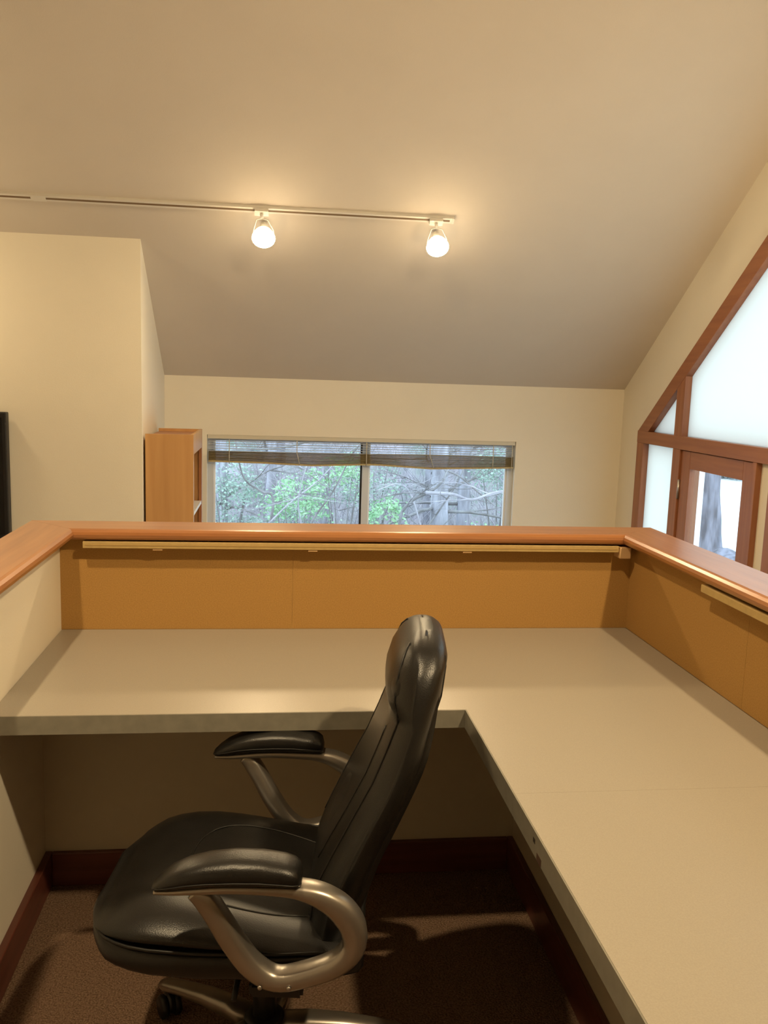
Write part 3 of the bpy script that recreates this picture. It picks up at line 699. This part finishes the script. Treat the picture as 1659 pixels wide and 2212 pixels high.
# leafy shrubs
def shrub(x, y, zc, rx, rz, n, seed, m, label, group=None, ls=.035):
    rng = random.Random(seed); z0 = hz(x, y)
    t = thing('leafy_shrub', label, 'shrub', (x, y, z0), 0, group)
    bm = bmesh.new(); bs = bmesh.new()
    for q in range(7):
        a = rng.uniform(0, 2*PI); e_ = Vector((x+rx*.7*math.cos(a), y+rx*.6*math.sin(a), zc+rz*rng.uniform(-.2, .8)))
        tubem(bs, [(x, y, z0-.05), Vector((x, y, z0)).lerp(e_, .5)+Vector((0, 0, .1)), e_], [.018, .012, .005], 5)
    link('stems', bs, m_twig, t)['kind'] = 'stuff'
    cl = []
    for q in range(16):
        a = rng.uniform(0, 2*PI); rr = math.sqrt(rng.random()); cl.append(Vector((x+rx*rr*math.cos(a), y+rx*rr*math.sin(a), zc+rz*rng.uniform(-1, 1)*math.sqrt(1-rr*rr*.9))))
    for q in range(n):
        c = rng.choice(cl); p = c + Vector((rng.gauss(0, rx*.22), rng.gauss(0, rx*.22), rng.gauss(0, rz*.2)))
        d1 = Vector((rng.gauss(0, 1), rng.gauss(0, 1), rng.gauss(0, .6))).normalized(); d2 = d1.cross(Vector((rng.gauss(0, 1), rng.gauss(0, 1), rng.gauss(0, 1)))).normalized()
        s = ls*rng.uniform(.6, 1.3)
        vs = [bm.verts.new(p + v) for v in (-d1*s, d2*s*.45, d1*s, -d2*s*.45)]; bm.faces.new(vs)
    link('foliage', bm, m, t)['kind'] = 'stuff'
def at(px_, py_, y):
    return None
shrub(1.05, 12.0, -.50, .50, .42, 1500, 1, m_leafA, 'bright green shrub low in the middle of the left window pane')
shrub(1.90, 12.9, -.10, .50, .40, 900, 2, m_leafA, 'green shrub near the mullion, upper right of the left window pane')
shrub(2.45, 11.0, -.50, .28, .25, 600, 3, m_leafA, 'small green shrub low beside the mullion in the right window pane')
shrub(4.75, 12.6, .0, .5, .7, 1300, 4, m_leafB, 'grey-green shrub at the right edge of the right window pane')
shrub(4.3, 11.4, -.95, .6, .22, 900, 6, m_leafA, 'green ground cover shrub at the lower right of the right pane')
shrub(-.1, 12.5, -.3, .5, .6, 1300, 7, m_leafB, 'grey-green shrub at the left edge of the left window pane')
shrub(.6, 12.8, -1.0, .7, .25, 1100, 9, m_leafB, 'low grey-green shrub along the bottom of the left pane')
shrub(2.7, 14.5, -.4, .7, .5, 1100, 10, m_leafB, 'loose grey-green shrub behind the mullion')
# tangled undergrowth
rng = random.Random(77); bm = bmesh.new()
for k in range(3500):
    y = rng.uniform(9.8, 19); f = (y+2.9)/6.14; x = .69 + rng.uniform(-.6, 2.0)*f; z = hz(x, y)
    d = Vector((rng.gauss(0, .55), rng.gauss(0, .4), 1)).normalized(); L = rng.uniform(.5, 1.7); a = Vector((x, y, z-.05)); bnd = Vector((rng.gauss(0, .3), 0, rng.uniform(-.3, 0)))
    tubem(bm, [a, a+d*L*.5+bnd*.2, a+d*L+bnd*.8], [rng.uniform(.006, .013), .006, .003], 3, cap=False)
o = link('undergrowth', bm, m_twigl); tag(o, 'tangled pale twigs covering the slope behind the window', 'undergrowth', kind='stuff')
# tree, porch post and hedge outside the door
def ray_to(u, v, X):
    d = fw + rt*(u-829.5)/F_PX - up*(v-1106)/F_PX; return CAM + d*((X-CAM.x)/d.x)
TX, TY = 7.95, 10.95; TZ = dzf(TX, TY)
t = thing('oak_tree', 'broad rough-barked tree trunk seen through the glazed door', 'tree', (TX, TY, TZ))
bm = bmesh.new(); rings = []; NR = 28
for k in range(26):
    h = -.6 + 7*(k/25)**1.4; r = .175*(1-.035*max(0, h)) + .085*math.exp(-max(h, 0)*1.5) + .12*math.exp(-max(h+.1, 0)*7)
    rings.append([(TX + .0*h - .035*h + (r+.014*math.sin(j*2.9+h*3)+.01*math.sin(j*5.3-h*7))*math.cos(2*PI*j/NR), TY + (r+.014*math.sin(j*2.9+h*3))*math.sin(2*PI*j/NR), TZ+h) for j in range(NR)])
loftm(bm, rings); link('trunk', bm, m_oak, t, smooth=True)
bm = bmesh.new(); rr = random.Random(4)
for q in range(6): branchy(bm, (TX-.2, TY, TZ+3.5+.5*q), (rr.uniform(-1, 1), rr.uniform(-1, 1), .4), 3, .08, 2, rr, .3)
link('branches', bm, m_twig, t, smooth=True)['kind'] = 'stuff'
pp = ray_to(1502, 1100, 4.6)
t = thing('porch_post', 'white porch post just outside the glazed door', 'post', (pp.x, pp.y, -1.16))
box('shaft', (pp.x-.045, pp.x+.045), (pp.y-.045, pp.y+.045), (-1.05, 2.0), m_white, t, bev=.006); box('foot', (pp.x-.07, pp.x+.07), (pp.y-.07, pp.y+.07), (-1.17, -1.05), m_white, t, bev=.006)
rng = random.Random(9)
m_hedge = mat('far_hedge', (.22, .27, .28), .9, col2=(.40, .44, .46), nscale=2)
for k in range(6):
    x, y = 12.6+1.15*k, 27.2-1.25*k; z0 = dzf(x, y)
    t = thing('far_shrub', 'hazy grey shrub in a row at the far side of the drive', 'shrub', (x, y, z0), 0, 'far shrubs beyond the drive')
    bm = bmesh.new()
    for q in range(900):
        a, e_ = rng.uniform(0, 2*PI), math.acos(rng.uniform(0, 1)); r = rng.uniform(.6, 1)
        p = Vector((x+1.2*r*math.sin(e_)*math.cos(a), y+1.2*r*math.sin(e_)*math.sin(a), z0+1.9*r*math.cos(e_)))
        d1 = Vector((rng.gauss(0, 1), rng.gauss(0, 1), rng.gauss(0, 1))).normalized(); d2 = d1.orthogonal().normalized(); s = .12
        bm.faces.new([bm.verts.new(p+v) for v in (-d1*s, d2*s*.6, d1*s, -d2*s*.6)])
    link('foliage', bm, m_hedge, t)['kind'] = 'stuff'
for k, (x, y) in enumerate(((7.75, 9.75), (7.7, 9.35), (7.95, 10.2))):
    bm = bmesh.new(); bmesh.ops.create_icosphere(bm, subdivisions=3, radius=.20)
    for vv in bm.verts: vv.co = Vector((vv.co.x*1.3, vv.co.y*1.3, vv.co.z*.7))*(1+.15*math.sin(vv.co.x*14+k)+.1*math.sin(vv.co.y*19))
    o = link('rock', bm, m_oak, smooth=True); o.location = (x, y, dzf(x, y)+.05)
    tag(o, ['middle grey rock of the three beside the big trunk outside the door', 'grey rock farthest from the big trunk outside the door', 'grey rock nearest the big trunk outside the door'][k], 'rock', 'rocks beside the drive')
